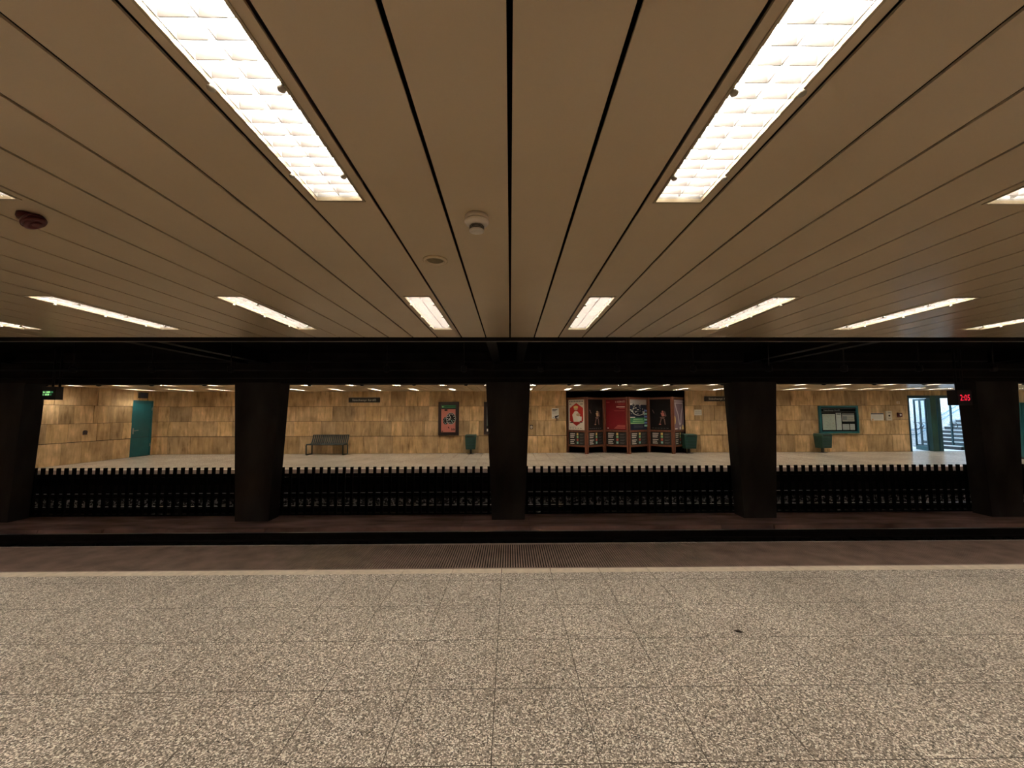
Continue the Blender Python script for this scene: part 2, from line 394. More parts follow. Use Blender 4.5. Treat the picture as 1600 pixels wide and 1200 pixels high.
# ------------------------------------------------------------------ ceiling lights
def make_light(length, loc, label, group, louvre='louvre'):
    L = length/2; W = .106
    r = empty('ceiling_light', loc, label, 'ceiling light', group)
    m = MB(); z0, z1 = -.004, .012
    for a in ((-W, -W+.009, -L, L), (W-.009, W, -L, L), (-W+.009, W-.009, -L, -L+.012), (-W+.009, W-.009, L-.012, L)): m.box(*a, z0, z1, 'rim')
    m.build('frame', r)
    m = MB(); w_, d = W-.009, .085
    for a in ((-w_, -w_+.002, -L+.01, L-.01, .012, d), (w_-.002, w_, -L+.01, L-.01, .012, d), (-w_, w_, -L+.01, -L+.012, .012, d),
              (-w_, w_, L-.012, L-.01, .012, d), (-w_, w_, -L+.01, L-.01, d, d+.003)): m.box(*a, 'reflector')
    m.build('reflector', r)
    for s_ in (-1, 1):
        m = MB(); m.tube([(s_*.045, -L+.03, .062), (s_*.045, L-.03, .062)], .013, 'tube', 8); m.build('tube', r)
    m = MB(); nb = 21                                       # crosswise blades with sloping sides and a centre spine
    for k in range(nb):
        y = -L+.045+k*(2*L-.09)/(nb-1)
        m.hexa([Vector(p) for p in ((-w_+.003, y-.0012, .014), (w_-.003, y-.0012, .014), (-w_+.003, y+.0012, .014), (w_-.003, y+.0012, .014),
                (-w_+.003, y-.006, .044), (w_-.003, y-.006, .044), (-w_+.003, y+.006, .044), (w_-.003, y+.006, .044))], louvre)
    m.box(-.0012, .0012, -L+.02, L-.02, .014, .044, louvre)
    m.build('louvre', r)
    m = MB(); m.face([(-w_, -L+.012, -.0045), (w_, -L+.012, -.0045), (w_, L-.012, -.0045), (-w_, L-.012, -.0045)], 'cover' if louvre == 'louvre' else 'cover_glow'); m.build('cover_sheet', r)
    for s_ in (-1, 1):
        for q in (-.6667, 0, .6667):
            m = MB(); m.lathe([(.001, -.022), (.010, -.020), (.012, -.014), (.006, -.008), (.005, -.002)], 'clip', 12, (s_*(W-.010), q*L, 0))
            m.build('clip', r)
    return r
ORD = ['first', 'second', 'third', 'fourth', 'fifth', 'sixth', 'seventh', 'eighth', 'ninth', 'tenth', 'eleventh', 'twelfth', 'thirteenth', 'fourteenth']
src = None
def side_words(c, what):
    k = int(round((c-.725)/1.45)); n = k if k >= 0 else -k-1
    return '%s light %s of the middle seam, %s' % (ORD[n], 'right' if k >= 0 else 'left', what)
for ri, (a, b) in enumerate(ROWS_N):
    what = ['near ceiling, row right overhead', 'near ceiling, row beside the track'][ri]
    for c in LC:
        lab = side_words(c, what); loc = (c, (a+b)/2, ZC)
        if ri == 0 and abs(c) < .8: lab = 'large louvred fluorescent light overhead, %s of the middle seam' % ('left' if c < 0 else 'right')
        if src is None: src = make_light(1.22, loc, lab, 'fluorescent lights in the near ceiling')
        else: dup(src, loc, lab, None if (abs(c) < 2.3 or (ri == 1 and abs(c) < 6)) else ('frame', 'reflector', 'tube', 'louvre', 'cover_sheet'))
src2 = None
for ri, (a, b) in enumerate(ROWS_F):
    what = ['far ceiling, row by the track', 'far ceiling, row by the wall'][ri]
    for c in LC:
        if src2 is None:
            src2 = make_light(1.22, (c, (a+b)/2, ZC), side_words(c, what), 'fluorescent lights over the opposite platform', 'louvre_bright')
            for ch in [q for q in src2.children if q.name.split('.')[0] == 'clip']: bpy.data.objects.remove(ch)
            continue
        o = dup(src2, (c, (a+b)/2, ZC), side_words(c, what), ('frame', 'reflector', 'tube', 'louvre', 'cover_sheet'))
        o['group'] = 'fluorescent lights over the opposite platform'

# ------------------------------------------------------------------ travertine walls
COURSES = [(0, .70), (.70, 1.30), (1.30, 1.90), (1.90, ZC+.02)]
def stone_wall(m, X0, X1, face, holes=()):
    """slabs on a wall that faces -y in its own frame at y = 0; holes are (x0, x1, z1)"""
    for ci, (z0, z1) in enumerate(COURSES):
        x = X0
        edges = sorted([h[0] for h in holes]+[h[1] for h in holes]+[X1])
        while x < X1-.001:
            L = random.choice((.38, .45, .45, .6, .6, .9)) if ci else random.choice((.45, .6, .6, .9))
            if ci == 3: L = random.choice((.45, .6, .95, 1.3))
            nx = min([e for e in edges if e > x+.001]+[X1]); e1 = x+L
            if nx-e1 < .25: e1 = nx
            e1 = min(e1, nx); zz0 = z0
            inside = [h for h in holes if h[0]-.001 <= x < h[1]-.001]
            if inside:
                if inside[0][2] >= z1-.02: x = inside[0][1]; continue
                if inside[0][2] > z0: zz0 = inside[0][2]
            d = random.choice((0, .004, .008, .012)) + (random.choice((0, .012, .028)) if ci == 3 else 0)
            g = .005; gt = .014 if ci == 0 else .005
            v = random.uniform(.62, 1.22); h = random.uniform(-.06, .06)
            tone = (v*(1+h*.3), v, v*(1-h), 1)
            p = [Vector((xx, yy, z)) for z in (zz0+g, z1-gt) for yy in (-.03-d, 0) for xx in (x+g, e1-g)]
            m.hexa([face @ q for q in p], 'trav', tone)
            x = e1
DOORX0, DOORX1 = 16.47, 21.0
NX0, NX1 = at(885, 660, Y=WF).x, at(1071, 660, Y=WF).x
m = MB(); stone_wall(m, XL, XR, Matrix.Translation((0, WF+.03, 0)), ((NX0, NX1, 3), (DOORX0, DOORX1-.4, 2.30)))
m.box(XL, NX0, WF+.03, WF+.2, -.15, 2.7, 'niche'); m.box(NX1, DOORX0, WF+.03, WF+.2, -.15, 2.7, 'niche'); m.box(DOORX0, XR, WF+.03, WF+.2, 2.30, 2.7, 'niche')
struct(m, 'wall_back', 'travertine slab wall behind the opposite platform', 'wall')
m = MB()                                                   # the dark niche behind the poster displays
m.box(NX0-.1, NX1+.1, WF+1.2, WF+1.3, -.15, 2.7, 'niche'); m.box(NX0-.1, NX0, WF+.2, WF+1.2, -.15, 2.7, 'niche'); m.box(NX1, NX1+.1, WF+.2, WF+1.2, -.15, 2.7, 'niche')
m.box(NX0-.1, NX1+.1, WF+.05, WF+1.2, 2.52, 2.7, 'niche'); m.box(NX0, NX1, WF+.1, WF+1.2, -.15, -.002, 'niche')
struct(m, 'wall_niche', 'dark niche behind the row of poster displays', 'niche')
dy0, dy1 = at(205, 670, X=XL).y, at(237, 670, X=XL).y
R90 = Matrix.Rotation(PI/2, 4, 'Z')                       # local x -> +Y ; local -y -> +X
m = MB(); FW = Matrix.Translation((XL-.03, 0, 0)) @ R90
stone_wall(m, 11.06, WF, FW, ((dy0, dy1, 2.13),)); stone_wall(m, WN, 4.95, FW)
m.box(XL-.2, XL-.03, 11.06, dy0, -.15, 2.7, 'niche'); m.box(XL-.2, XL-.03, dy0, WF+.1, 2.13, 2.7, 'niche'); m.box(XL-.2, XL-.08, dy0, WF+.1, -.15, 2.13, 'niche')
m.box(XL-.2, XL-.03, WN-.1, 4.95, -.15, 2.7, 'niche')
struct(m, 'wall_left', 'travertine end wall left with the teal door', 'wall')
m = MB(); FW = Matrix.Translation((XR+.03, 0, 0)) @ Matrix.Rotation(-PI/2, 4, 'Z')
stone_wall(m, -WF, -11.06, FW); stone_wall(m, -4.95, -WN, FW)
m.box(XR+.03, XR+.2, 11.06, WF+.1, -.15, 2.7, 'niche'); m.box(XR+.03, XR+.2, WN-.1, 4.95, -.15, 2.7, 'niche')
struct(m, 'wall_right')
m = MB(); stone_wall(m, -XR, -XL, Matrix.Translation((0, WN-.03, 0)) @ Matrix.Rotation(PI, 4, 'Z')); m.box(XL-.1, XR+.1, WN-.2, WN-.03, -.15, 2.7, 'niche')
struct(m, 'wall_front')

# teal service door in the end wall
m = MB(); m.box(XL-.07, XL-.035, dy0+.04, dy1-.04, .01, 2.09, 'teal')
m.box(XL-.035, XL-.03, dy0+.06, dy1-.06, .72, .735, 'tealdark')
d1 = struct(m, 'door_1', 'teal steel service door in the left end wall', 'door')
m = MB(); m.box(XL-.075, XL+.004, dy0, dy0+.04, 0, 2.13, 'teal'); m.box(XL-.075, XL+.004, dy1-.04, dy1, 0, 2.13, 'teal'); m.box(XL-.075, XL+.004, dy0+.04, dy1-.04, 2.09, 2.13, 'teal')
m.build('door_frame', d1)
m = MB(); m.tube([(XL-.033, dy0+.11, .98), (XL+.02, dy0+.11, .98), (XL+.025, dy0+.26, 1.0)], .011, 'trim'); m.box(XL-.034, XL-.024, dy0+.085, dy0+.135, .86, 1.08, 'trim'); m.build('handle', d1)
for z in (.35, 1.75):
    m = MB(); m.tube([(XL+.008, dy1-.045, z), (XL+.008, dy1-.045, z+.12)], .012, 'trim'); m.build('hinge', d1)
p = at(222, 617, X=XL)
m = MB(); m.box(XL, XL+.09, p.y-.17, p.y+.17, 2.22, 2.44, 'boardblack'); m.box(XL+.09, XL+.092, p.y-.14, p.y+.14, 2.25, 2.41, 'casing')
tag(m.build('ventilation_box', bevel=.0), 'small dark box on the end wall above the teal door', 'box')
p = at(132, 675, X=XL)
m = MB()
m.tube([(XL, p.y, p.z), (XL+.05, p.y, p.z)], .055, 'darkline', 14); m.box(XL, XL+.04, p.y-.055, p.y+.055, p.z-.09, p.z-.01, 'darkline')
tag(m.build('wall_socket'), 'small dark rounded socket on the left end wall', 'socket')

# ------------------------------------------------------------------ pillars
PCX = [P0+k*SP for k in range(-3, 5)]
pl = ['beyond the left edge', 'at the left edge of the view', 'second from the left between the two left openings', 'in the middle of the view', 'between the posters and the map case',
      'at the right edge of the view', 'beyond the right edge', 'far beyond the right edge']
for k, x in enumerate(PCX):
    m = MB(); n = 10; prev = None
    zs = [-.46+(2.22+.46)*j/n for j in range(n+1)]
    for j in range(n):
        q = []
        for z in (zs[j], zs[j+1]):
            t = (z+.45)/2.65; hw = .318+.120*t
            for yy in (PY0+.012*(1-t), PY1):
                for s_ in (-1, 1): q.append(Vector((x+s_*hw, yy, z)))
        m.hexa(q, 'black')
    bmesh.ops.remove_doubles(m.bm, verts=m.bm.verts[:], dist=.0005)
    tag(m.build('pillar'), 'black tapered concrete pillar ' + pl[k], 'pillar', 'pillars between the tracks')

# ------------------------------------------------------------------ picket fence between the tracks
FY = 8.29
FX, FD = at(454.2, 735, Y=FY).x, .1558            # one picket and the spacing
def fence_bay(x0, x1, label):
    r = empty('picket_fence', ((x0+x1)/2, FY, -.45), label, 'fence', 'picket fence bays between the pillars'); c = (x0+x1)/2
    m = MB(); m.box(x0-c, x1-c, .02, .05, .62, .76, 'fence'); m.box(x0-c, x1-c, .02, .05, .06, .14, 'fence'); m.box(x0-c, x1-c, -.012, .05, 0, .035, 'fence'); m.build('rail', r)
    k0 = math.ceil((x0-FX)/FD); pk = None
    for k in range(k0, math.floor((x1-FX)/FD)+1):
        x = FX+k*FD-c
        if not x0-c+.028 < x < x1-c-.028: continue
        if pk is None:
            m = MB(); m.box(-.027, .027, -.018, .020, 0, .965, 'fence'); pk = m.build('picket', r, (x, 0, 0))
        else:
            o = pk.copy(); COL.objects.link(o); o.parent = r; o.location = (x, 0, 0)
pk_lab = ['black picket fence beyond the left edge', 'black picket fence before the teal door', 'black picket fence before the green bench', 'black picket fence before the poster displays',
          'black picket fence before the map case and glazed doors', 'black picket fence beyond the right edge']
for k in range(-3, 3):
    fence_bay(P0+k*SP, P0+(k+1)*SP, pk_lab[k+3])

# ------------------------------------------------------------------ rails, ballast, overhead line
def rail(y, label):
    prof = [(-.062, 0), (.062, 0), (.062, .010), (.012, .024), (.010, .098), (.034, .106), (.034, .130), (.026, .138), (-.026, .138), (-.034, .130), (-.034, .106), (-.010, .098), (-.012, .024), (-.062, .010)]
    m = MB(); n = len(prof)
    A = [m.bm.verts.new((XL-4, y+a, BED+.02+b)) for a, b in prof]; B = [m.bm.verts.new((XR+4, y+a, BED+.02+b)) for a, b in prof]
    for k in range(n):
        f = m.bm.faces.new((A[k], A[(k+1) % n], B[(k+1) % n], B[k])); f.material_index = m.mi('railtop' if k in (7,) else 'railside')
    m.bm.faces.new(A); m.bm.faces.new(B)
    tag(m.build('track_rail'), label, 'rail', 'track rails')
rail(5.715, 'steel rail of the near track on the platform side')
rail(7.15, 'steel rail of the near track beside the brown plinth')
rail(9.18, 'steel rail of the far track beside the picket fence')
rail(10.66, 'steel rail of the far track on the platform side')
def sleepers(y0, y1, n, lab):
    m = MB()
    for k in range(n):
        x = XL-3.6+k*.7; m.box(x, x+.24, y0, y1, BED, BED+.022, 'bed')
    struct(m, 'trim_10')
sleepers(5.3, 7.34, 60, ''); sleepers(8.75, 10.9, 60, '')
def ballast(name, ys, n, lab, kinds=('stone', 'bed')):
    m = MB(); bs = [m.mi(q) for q in kinds]
    for k in range(n):
        x = random.uniform(-13, 16); y = random.uniform(*random.choice(ys)); r = random.uniform(.018, .045)
        c = Vector((x, y, BED+r*.5)); vs = []
        for d in ((1, 0, 0), (-1, 0, 0), (0, 1, 0), (0, -1, 0), (0, 0, 1), (0, 0, -1)):
            vs.append(m.bm.verts.new(c+Vector(d)*r*random.uniform(.6, 1.2)+Vector((random.uniform(-.3, .3)*r, random.uniform(-.3, .3)*r, 0))))
        b = random.choice(bs)
        for f in ((0, 2, 4), (2, 1, 4), (1, 3, 4), (3, 0, 4), (2, 0, 5), (1, 2, 5), (3, 1, 5), (0, 3, 5)):
            fc = m.bm.faces.new([vs[j] for j in f]); fc.material_index = b
    tag(m.build(name), lab, 'ballast', None, 'stuff')
ballast('ballast', ((9.75, 10.54),), 5200, 'grey ballast stones between the rails of the far track')
ballast('ballast', ((5.9, 7.02),), 3000, 'dark ballast stones in the near track bed', ('bed', 'railside'))
def overhead(y, lab, off):
    r = empty('overhead_conductor_line', (0, y, 2.31), lab, 'conductor line', 'overhead conductor lines')
    m = MB(); m.tube([(XL-4, 0, 0), (XR+4, 0, 0)], .016, 'blacksteel', 6); m.build('conductor', r)
    x = off-13*1.252
    while x < XR:
        m = MB(); m.tube([(x, 0, .49), (x, 0, .06)], .009, 'blacksteel', 6); m.lathe([(.012, .07), (.045, .06), (.05, .02), (.045, -.03), (.015, -.04)], 'blacksteel', 10, (x, 0, 0)); m.build('hanger', r)
        x += 1.252
overhead(9.6, 'black overhead conductor line above the far track', .18)
overhead(6.43, 'black overhead conductor line above the near track', .5)

# ------------------------------------------------------------------ things in the near ceiling
p = at(745, 338, Z=ZC)
r = empty('smoke_detector', (p.x, p.y, ZC), 'white round smoke detector with slotted neck left of the middle seam', 'smoke detector')
m = MB(); m.lathe([(.053, 0), (.054, -.012), (.053, -.020)], 'whiteplastic'); m.build('base', r)
m = MB(); m.lathe([(.049, -.020), (.056, -.024), (.057, -.030), (.050, -.038), (.036, -.045), (.033, -.046)], 'whiteplastic'); m.build('body', r)
m = MB(); pr = [(.033, -.045)]; mm = []
for k in range(4):
    z = -.046-k*.0055; pr += [(.027, z-.001), (.027, z-.0035), (.034, z-.004), (.034, z-.0052)]; mm += ['boardblack', 'boardblack', 'boardblack', 'whiteplastic']
m.lathe(pr, 'ink', 32, ms=mm); m.build('sensor_slots', r)
m = MB(); m.lathe([(.034, -.068), (.034, -.072), (.024, -.076), (.022, -.0745), (.001, -.0745)], 'whiteplastic'); m.build('cap', r)
p = at(680, 406, Z=ZC)
r = empty('ceiling_speaker', (p.x, p.y, ZC), 'small beige round speaker flush in the ceiling beyond the smoke detector', 'speaker')
m = MB(); m.lathe([(.071, 0), (.072, -.008), (.066, -.014), (.054, -.012), (.050, -.004)], 'panel'); m.build('rim', r)
m = MB(); m.lathe([(.050, -.003), (.045, -.006), (.001, -.007)], 'grillbrown'); m.build('grille', r)
p = at(51, 335, Z=ZC)
r = empty('alarm_sounder', (p.x, p.y, ZC), 'dark red alarm sounder on the ceiling near the left edge', 'alarm', rz=.25)
m = MB(); m.lathe([(.032, 0), (.034, -.016), (.030, -.026)], 'alarmred', 28, (-.020, 0, 0)); m.build('base', r)
m = MB()
rings = [(.034, -.020, -.006), (.042, -.027, 0), (.044, -.036, .006), (.037, -.045, .010), (.024, -.050, .014), (.008, -.052, .015)]
for k in range(len(rings)-1): m.tube([(rings[k][2], 0, rings[k][1]), (rings[k+1][2], 0, rings[k+1][1])], [rings[k][0], rings[k+1][0]], 'alarmred', 24)
m.build('horn', r)
p = at(1154, 987, Z=0)
m = MB(); pts = [(-.032, 0), (-.02, .009), (0, .013), (.022, .009), (.034, 0), (.02, -.009), (0, -.011), (-.02, -.008)]
A = [Matrix.Rotation(-.45, 4, 'Z') @ Vector((a, b, .003+.005*math.cos(a*60))) for a, b in pts]
m.bm.faces.new([m.bm.verts.new(q) for q in A]).material_index = m.mi('leaf'); m.bm.faces.new([m.bm.verts.new(q-Vector((0, 0, .002))) for q in A])
tag(m.build('leaf', loc=(p.x, p.y, 0)), 'small dark leaf lying on the near platform floor', 'leaf')

# ------------------------------------------------------------------ hanging displays at the pillars
def hanging_display(name, x0, x1, y0, dep, z0, z1, label, cat, hx):
    r = empty(name, ((x0+x1)/2, y0, z0), label, cat); c = (x0+x1)/2
    m = MB(); m.box(x0-c, x1-c, 0, dep, 0, z1-z0, 'casing', ); m.build('casing', r, bevel=.004)
    m = MB(); m.tube([(hx, dep/2, z1-z0), (hx, dep/2, 2.8-z0)], .018, 'blacksteel'); m.build('hanger', r)
    m = MB(); m.tube([(hx+.12, dep/2, z1-z0), (hx+.12, dep/2, 2.8-z0)], .018, 'blacksteel'); m.build('hanger', r)
    return r
a = at(1497, 633, Y=7.3); b = at(1518, 609, Y=7.3); a2 = at(1478, 633, Y=7.3)
r = hanging_display('interval_clock', a.x, b.x, 7.3, .18, a.z, b.z, 'dark hanging clock with red digits before the right pillar', 'clock', -.05)
m = MB(); w2 = (b.x-a.x)
m.text('2:05', .115, 0.0, .085, -.004, 'led_red', 'CENTER', w2*.66); m.build('digits', r)
a = at(64, 624.5, Y=7.3); b = at(88.5, 604, Y=7.3)
r = hanging_display('line_display', a.x, b.x, 7.3, .12, a.z, b.z, 'dark hanging display with two lines of green text at left', 'display', 0)
m = MB(); w2 = b.x-a.x; h2 = b.z-a.z
random.seed(3)
for li, zc in enumerate((.56, .38)):
    x = -w2/2+.03
    while x < w2/2-.06:
        ww = random.uniform(.012, .020)
        if random.random() < .86:
            mt = 'led_green' if x < .02 else 'led_dim'
            m.rect(x, x+ww*.3, h2*zc-.012, h2*zc+.02, -.004, mt); m.rect(x+ww*.45, x+ww*.8, h2*zc-.012, h2*zc+(.0 if random.random() < .5 else .016), -.004, mt)
        x += ww
m.build('digits', r)

# ------------------------------------------------------------------ opposite platform furniture
a = at(491, 680, Y=WF-.03); b = at(546, 680, Y=WF-.03)
bx = (a.x+b.x)/2; bw = (b.x-a.x)/2+.02
r = empty('bench', (bx, WF-.32, 0), 'dark green metal slatted bench against the stone wall', 'bench')
m = MB(); n = 19
prof = [(-.30, .40), (-.27, .43), (-.08, .415), (.05, .42), (.12, .46), (.19, .60), (.235, .745)]
for k in range(n):
    x = -bw+.03+k*(2*bw-.06)/(n-1)
    for q in range(len(prof)-1):
        (y0, z0), (y1, z1) = prof[q], prof[q+1]
        m.hexa([Vector(v) for v in ((x-.027, y0, z0), (x+.027, y0, z0), (x-.027, y1, z1), (x+.027, y1, z1), (x-.027, y0, z0+.008), (x+.027, y0, z0+.008), (x-.027, y1-.006, z1+.008), (x+.027, y1-.006, z1+.008))], 'benchgreen')
m.build('slatted_seat', r)
for (y, z, nm) in ((-.30, .405, 'seat_rail'), (.10, .425, 'seat_rail'), (.238, .75, 'top_rail')):
    m = MB(); m.tube([(-bw, y, z), (bw, y, z)], .018, 'benchgreen'); m.build(nm, r)
for s_ in (-1, 1):
    m = MB(); x = s_*(bw-.02)
    m.tube([(x, -.30, .02), (x, -.31, .38), (x, -.28, .41), (x, .10, .40), (x, .14, .38), (x, .15, .02), (x, -.28, .02)], .026, 'benchgreen', closed=True); m.build('leg_frame', r)
def sign(u0, v0, v1, width, label):
    a = at(u0, v1, Y=WF-.04); b = at(u0, v0, Y=WF-.04)
    r = empty('station_sign', (a.x, WF-.05, a.z), label, 'sign', 'station name signs'); h = b.z-a.z
    m = MB(); m.box(0, width, -.02, .03, 0, h, 'boardblack'); m.box(0, width, -.023, .03, h, h+.014, 'trim'); m.build('board', r)
    m = MB(); m.text('Széchenyi fürdő', h*.42, width*.12, h*.32, -.0225, 'white', 'LEFT', width*.76); m.build('lettering', r)
sign(545, 621.5, 629, 1.26, 'black station name sign on the wall above right of the bench')
sign(1101, 619.5, 627, 1.26, 'black station name sign partly behind the pillar right of the posters')

def framed_ad(u0, v0, u1, v1, label, art, w=None, border=.10):
    a = at(u0, v1, Y=WF-.06); b = at(u1, v0, Y=WF-.06); W = (b.x-a.x) if w is None else w; H = b.z-a.z
    r = empty('framed_poster', (a.x, WF-.08, a.z), label, 'framed poster', 'framed advertising posters')
    m = MB()
    for q in ((0, border, 0, H), (W-border, W, 0, H), (border, W-border, 0, border), (border, W-border, H-border, H)): m.box(q[0], q[1], -.03, .06, q[2], q[3], 'adframe')
    m.build('frame', r)
    m = MB(); art(m, border, W-border, border, H-border); m.build('poster', r)
    return r
def ad_watch(m, x0, x1, z0, z1):
    W = x1-x0; H = z1-z0
    m.rect(x0, x1, z0, z1, 0, 'boardblack')
    m.rect(x0+.01, x1-.01, z1-.13, z1-.03, -.003, 'gr'); m.disc(x0+.06, z1-.09, .035, .03, -.005, 'lime')
    for k in range(9): m.rect(x0+.14+k*.05, x0+.17+k*.05, z1-.095, z1-.065, -.005, 'ink')
    m.rect(x0, x1-.02, z0+.01, z1-.18, -.003, 'pink')
    cx, cz = x0+W*.66, z0+H*.50
    m.disc(x0+W*.30, z0+H*.42, .11, .15, -.005, 'ink', 16)
    for k in range(8): m.disc(x0+W*.30+.07*math.cos(k*.8), z0+H*.42+.11*math.sin(k*.8), .018, .016, -.007, ['teal2', 'white', 'midgrey'][k % 3], 8)
    m.disc(cx, cz, .20, .24, -.009, 'midgrey', 28); m.disc(cx, cz, .175, .215, -.011, 'ink', 28)
    for k in range(12):
        t = k*PI/6; m.disc(cx+.14*math.cos(t), cz+.175*math.sin(t), .018, .018, -.013, 'white', 8)
    m.disc(cx-.06, cz-.03, .045, .05, -.013, 'midgrey', 14); m.disc(cx+.05, cz-.08, .04, .045, -.013, 'teal2', 14)
    m.poly(((cx-.07, cz+.12), (cx-.03, cz+.13), (cx+.10, cz-.11), (cx+.06, cz-.13)), -.015, 'ink')
    m.poly(((cx-.005, cz), (cx+.01, cz), (cx-.06, cz+.15), (cx-.08, cz+.14)), -.017, 'white')
    m.rect(x0+W*.22, x0+W*.42, z1-.25, z1-.19, -.005, 'ink')
    m.poly(((x0+W*.45, z0+.24), (x0+W*.55, z0+.20), (x0+W*.57, z0+.15), (x0+W*.48, z0+.18)), -.005, 'ink')
    for k in range(4): m.rect(x0+W*(.70+.065*k), x0+W*(.74+.065*k), z0+.08, z0+.17-.02*(k % 2), -.005, 'darkline')
    m.rect(x0+.03, x0+.08, z0+.03, z0+.06, -.005, 'ink')
framed_ad(685, 628, 717, 680, 'dark framed pink poster showing a wristwatch left of a green bin', ad_watch, border=.11)
def ad_dark(m, x0, x1, z0, z1):
    m.rect(x0, x1, z0, z1, 0, 'boardblack')
    m.poly(((x0+.02, z0+.25), (x0+.11, z0+.25), (x0+.10, z0+.5), (x0+.05, z1-.12), (x0+.02, z1-.10)), -.003, 'grey')
    m.poly(((x0+.05, z0+.25), (x0+.10, z0+.25), (x0+.07, z0+.8), (x0+.045, z0+.8)), -.005, 'gr')
    m.rect(x0+.02, x0+.12, z0+.03, z0+.13, -.005, 'white')
    m.disc((x0+x1)/2+.1, (z0+z1)/2, .12, .3, -.003, 'grey')
framed_ad(756, 628, 788, 679, 'dark framed poster mostly hidden behind the middle pillar', ad_dark, w=.84)

def bin_(u0, u1, label, rz=0):
    a = at(u0, 690, Y=WF-.28); b = at(u1, 690, Y=WF-.28); W = (b.x-a.x)
    r = empty('litter_bin', ((a.x+b.x)/2, WF-.30, 0), label, 'litter bin', 'green litter bins', rz)
    m = MB(); w = W/2
    m.hexa([Vector(p) for p in ((-w*.86, -.15, .19), (w*.86, -.15, .19), (-w*.86, .15, .19), (w*.86, .15, .19), (-w, -.17, .66), (w, -.17, .66), (-w, .17, .66), (w, .17, .66))], 'green')
    for k in range(4): m.box(-w*.84, w*.84, -.176, -.16, .27+k*.11, .285+k*.11, 'tealdark')
    m.build('body', r)
    m = MB()
    m.hexa([Vector(p) for p in ((-w*1.03, -.18, .66), (w*1.03, -.18, .66), (-w*1.03, .18, .66), (w*1.03, .18, .66), (-w*1.0, -.15, .745), (w*1.0, -.15, .745), (-w*1.0, .17, .765), (w*1.0, .17, .765))], 'green')
    m.box(-w*.7, w*.7, -.186, -.165, .675, .715, 'boardblack'); m.build('lid', r)
    m = MB(); m.box(-.04, .04, .0, .08, 0, .19, 'boardblack'); m.box(-.12, .12, -.08, .15, 0, .012, 'boardblack'); m.build('post', r)
bin_(727.5, 744, 'green litter bin on a post right of the wristwatch poster')
bin_(1067, 1086, 'green litter bin at the right end of the wooden poster displays')
bin_(1275, 1296, 'dark green litter bin under the teal map case', .25)

def notice(name, u0, v0, u1, v1, label, cat, art):
    a = at(u0, v1, Y=WF-.01); b = at(u1, v0, Y=WF-.01); W = b.x-a.x; H = b.z-a.z
    m = MB(); m.box(0, W, -.006, 0, 0, H, 'white'); art(m, W, H)
    return tag(m.build(name, loc=(a.x, WF-.012, a.z)), label, cat)
def art_a(m, W, H):
    m.rect(W*.1, W*.8, H*.82, H*.90, -.009, 'ink'); m.rect(W*.1, W*.55, H*.72, H*.78, -.009, 'ink')
    for k in range(4): m.rect(W*.1, W*.85, H*(.62-.06*k), H*(.635-.06*k), -.009, 'midgrey')
    m.poly(((W*.42, H*.12), (W*.50, H*.25), (W*.98, H*.32), (W*.98, H*.25), (W*.66, H*.14), (W*.55, H*.03)), -.009, 'ink')
    m.disc(W*.2, H*.1, .015, .015, -.009, 'ink', 8)
notice('notice', 862, 638, 873, 654, 'white paper notice with black print left of the poster displays', 'notice', art_a)
def art_b(m, W, H):
    for k in range(4): m.rect(W*.08, W*.9, H*(.72-.17*k), H*(.77-.17*k), -.009, 'midgrey')
notice('notice', 1085, 640, 1096, 649, 'small white landscape notice right of the poster displays', 'notice', art_b)
def art_c(m, W, H):
    m.rect(0, W, H*.84, H*.96, -.009, 'navy')
    for k in range(5): m.rect(W*.08, W*.9, H*(.70-.12*k), H*(.73-.12*k), -.009, 'midgrey')
    m.disc(W*.12, H*.12, .03, .03, -.009, 'orange', 8)
notice('notice', 1361, 645.5, 1380, 657, 'white notice with a dark header right of the map case', 'notice', art_c)
a = at(1383, 657, Y=WF-.01); b = at(1391, 642, Y=WF-.01); W, H = b.x-a.x, b.z-a.z
r = empty('intercom', (a.x, WF-.01, a.z), 'cream intercom box right of the notice with the dark header', 'intercom')
m = MB(); m.box(0, W, -.07, .0, 0, H, 'plastic'); m.build('housing', r, bevel=.006)
m = MB(); m.disc(W*.5, H*.5, W*.16, W*.16, -.075, 'ink', 10); m.rect(W*.25, W*.75, H*.78, H*.84, -.075, 'grey'); m.rect(W*.3, W*.7, H*.2, H*.25, -.075, 'grey'); m.build('faceplate', r)
a = at(1402, 651.5, Y=WF-.01); b = at(1408, 645, Y=WF-.01); W, H = b.x-a.x, b.z-a.z
r = empty('fire_alarm_button', (a.x, WF-.01, a.z), 'dark red square fire alarm button left of the glazed doors', 'alarm button')
m = MB(); m.box(0, W, -.05, 0, 0, H, 'alarmred'); m.build('housing', r, bevel=.005)
m = MB(); m.disc(W*.55, H*.5, W*.24, W*.24, -.054, 'white', 12); m.build('button', r)
a = at(1400, 631, Y=WF-.01)
m = MB(); m.text('02', .11, 0, 0, -.004, 'paper', 'LEFT', .15); tag(m.build('wall_number', loc=(a.x, WF-.025, a.z)), 'faint number 02 on the wall left of the glazed doors', 'number')
a = at(828, 670.5, Y=WF-.01); b = at(832.5, 664, Y=WF-.01); W, H = b.x-a.x, b.z-a.z
r = empty('wall_socket', (a.x, WF-.01, a.z), 'pale socket with dark outline right of the middle pillar', 'socket')
m = MB(); m.box(0, W, -.02, 0, 0, H, 'darkline'); m.build('plate', r)
m = MB(); m.disc(W/2, H/2, W*.36, H*.36, -.024, 'paper', 12); m.disc(W*.45, H*.5, W*.16, H*.16, -.026, 'ink', 10); m.build('insert', r)

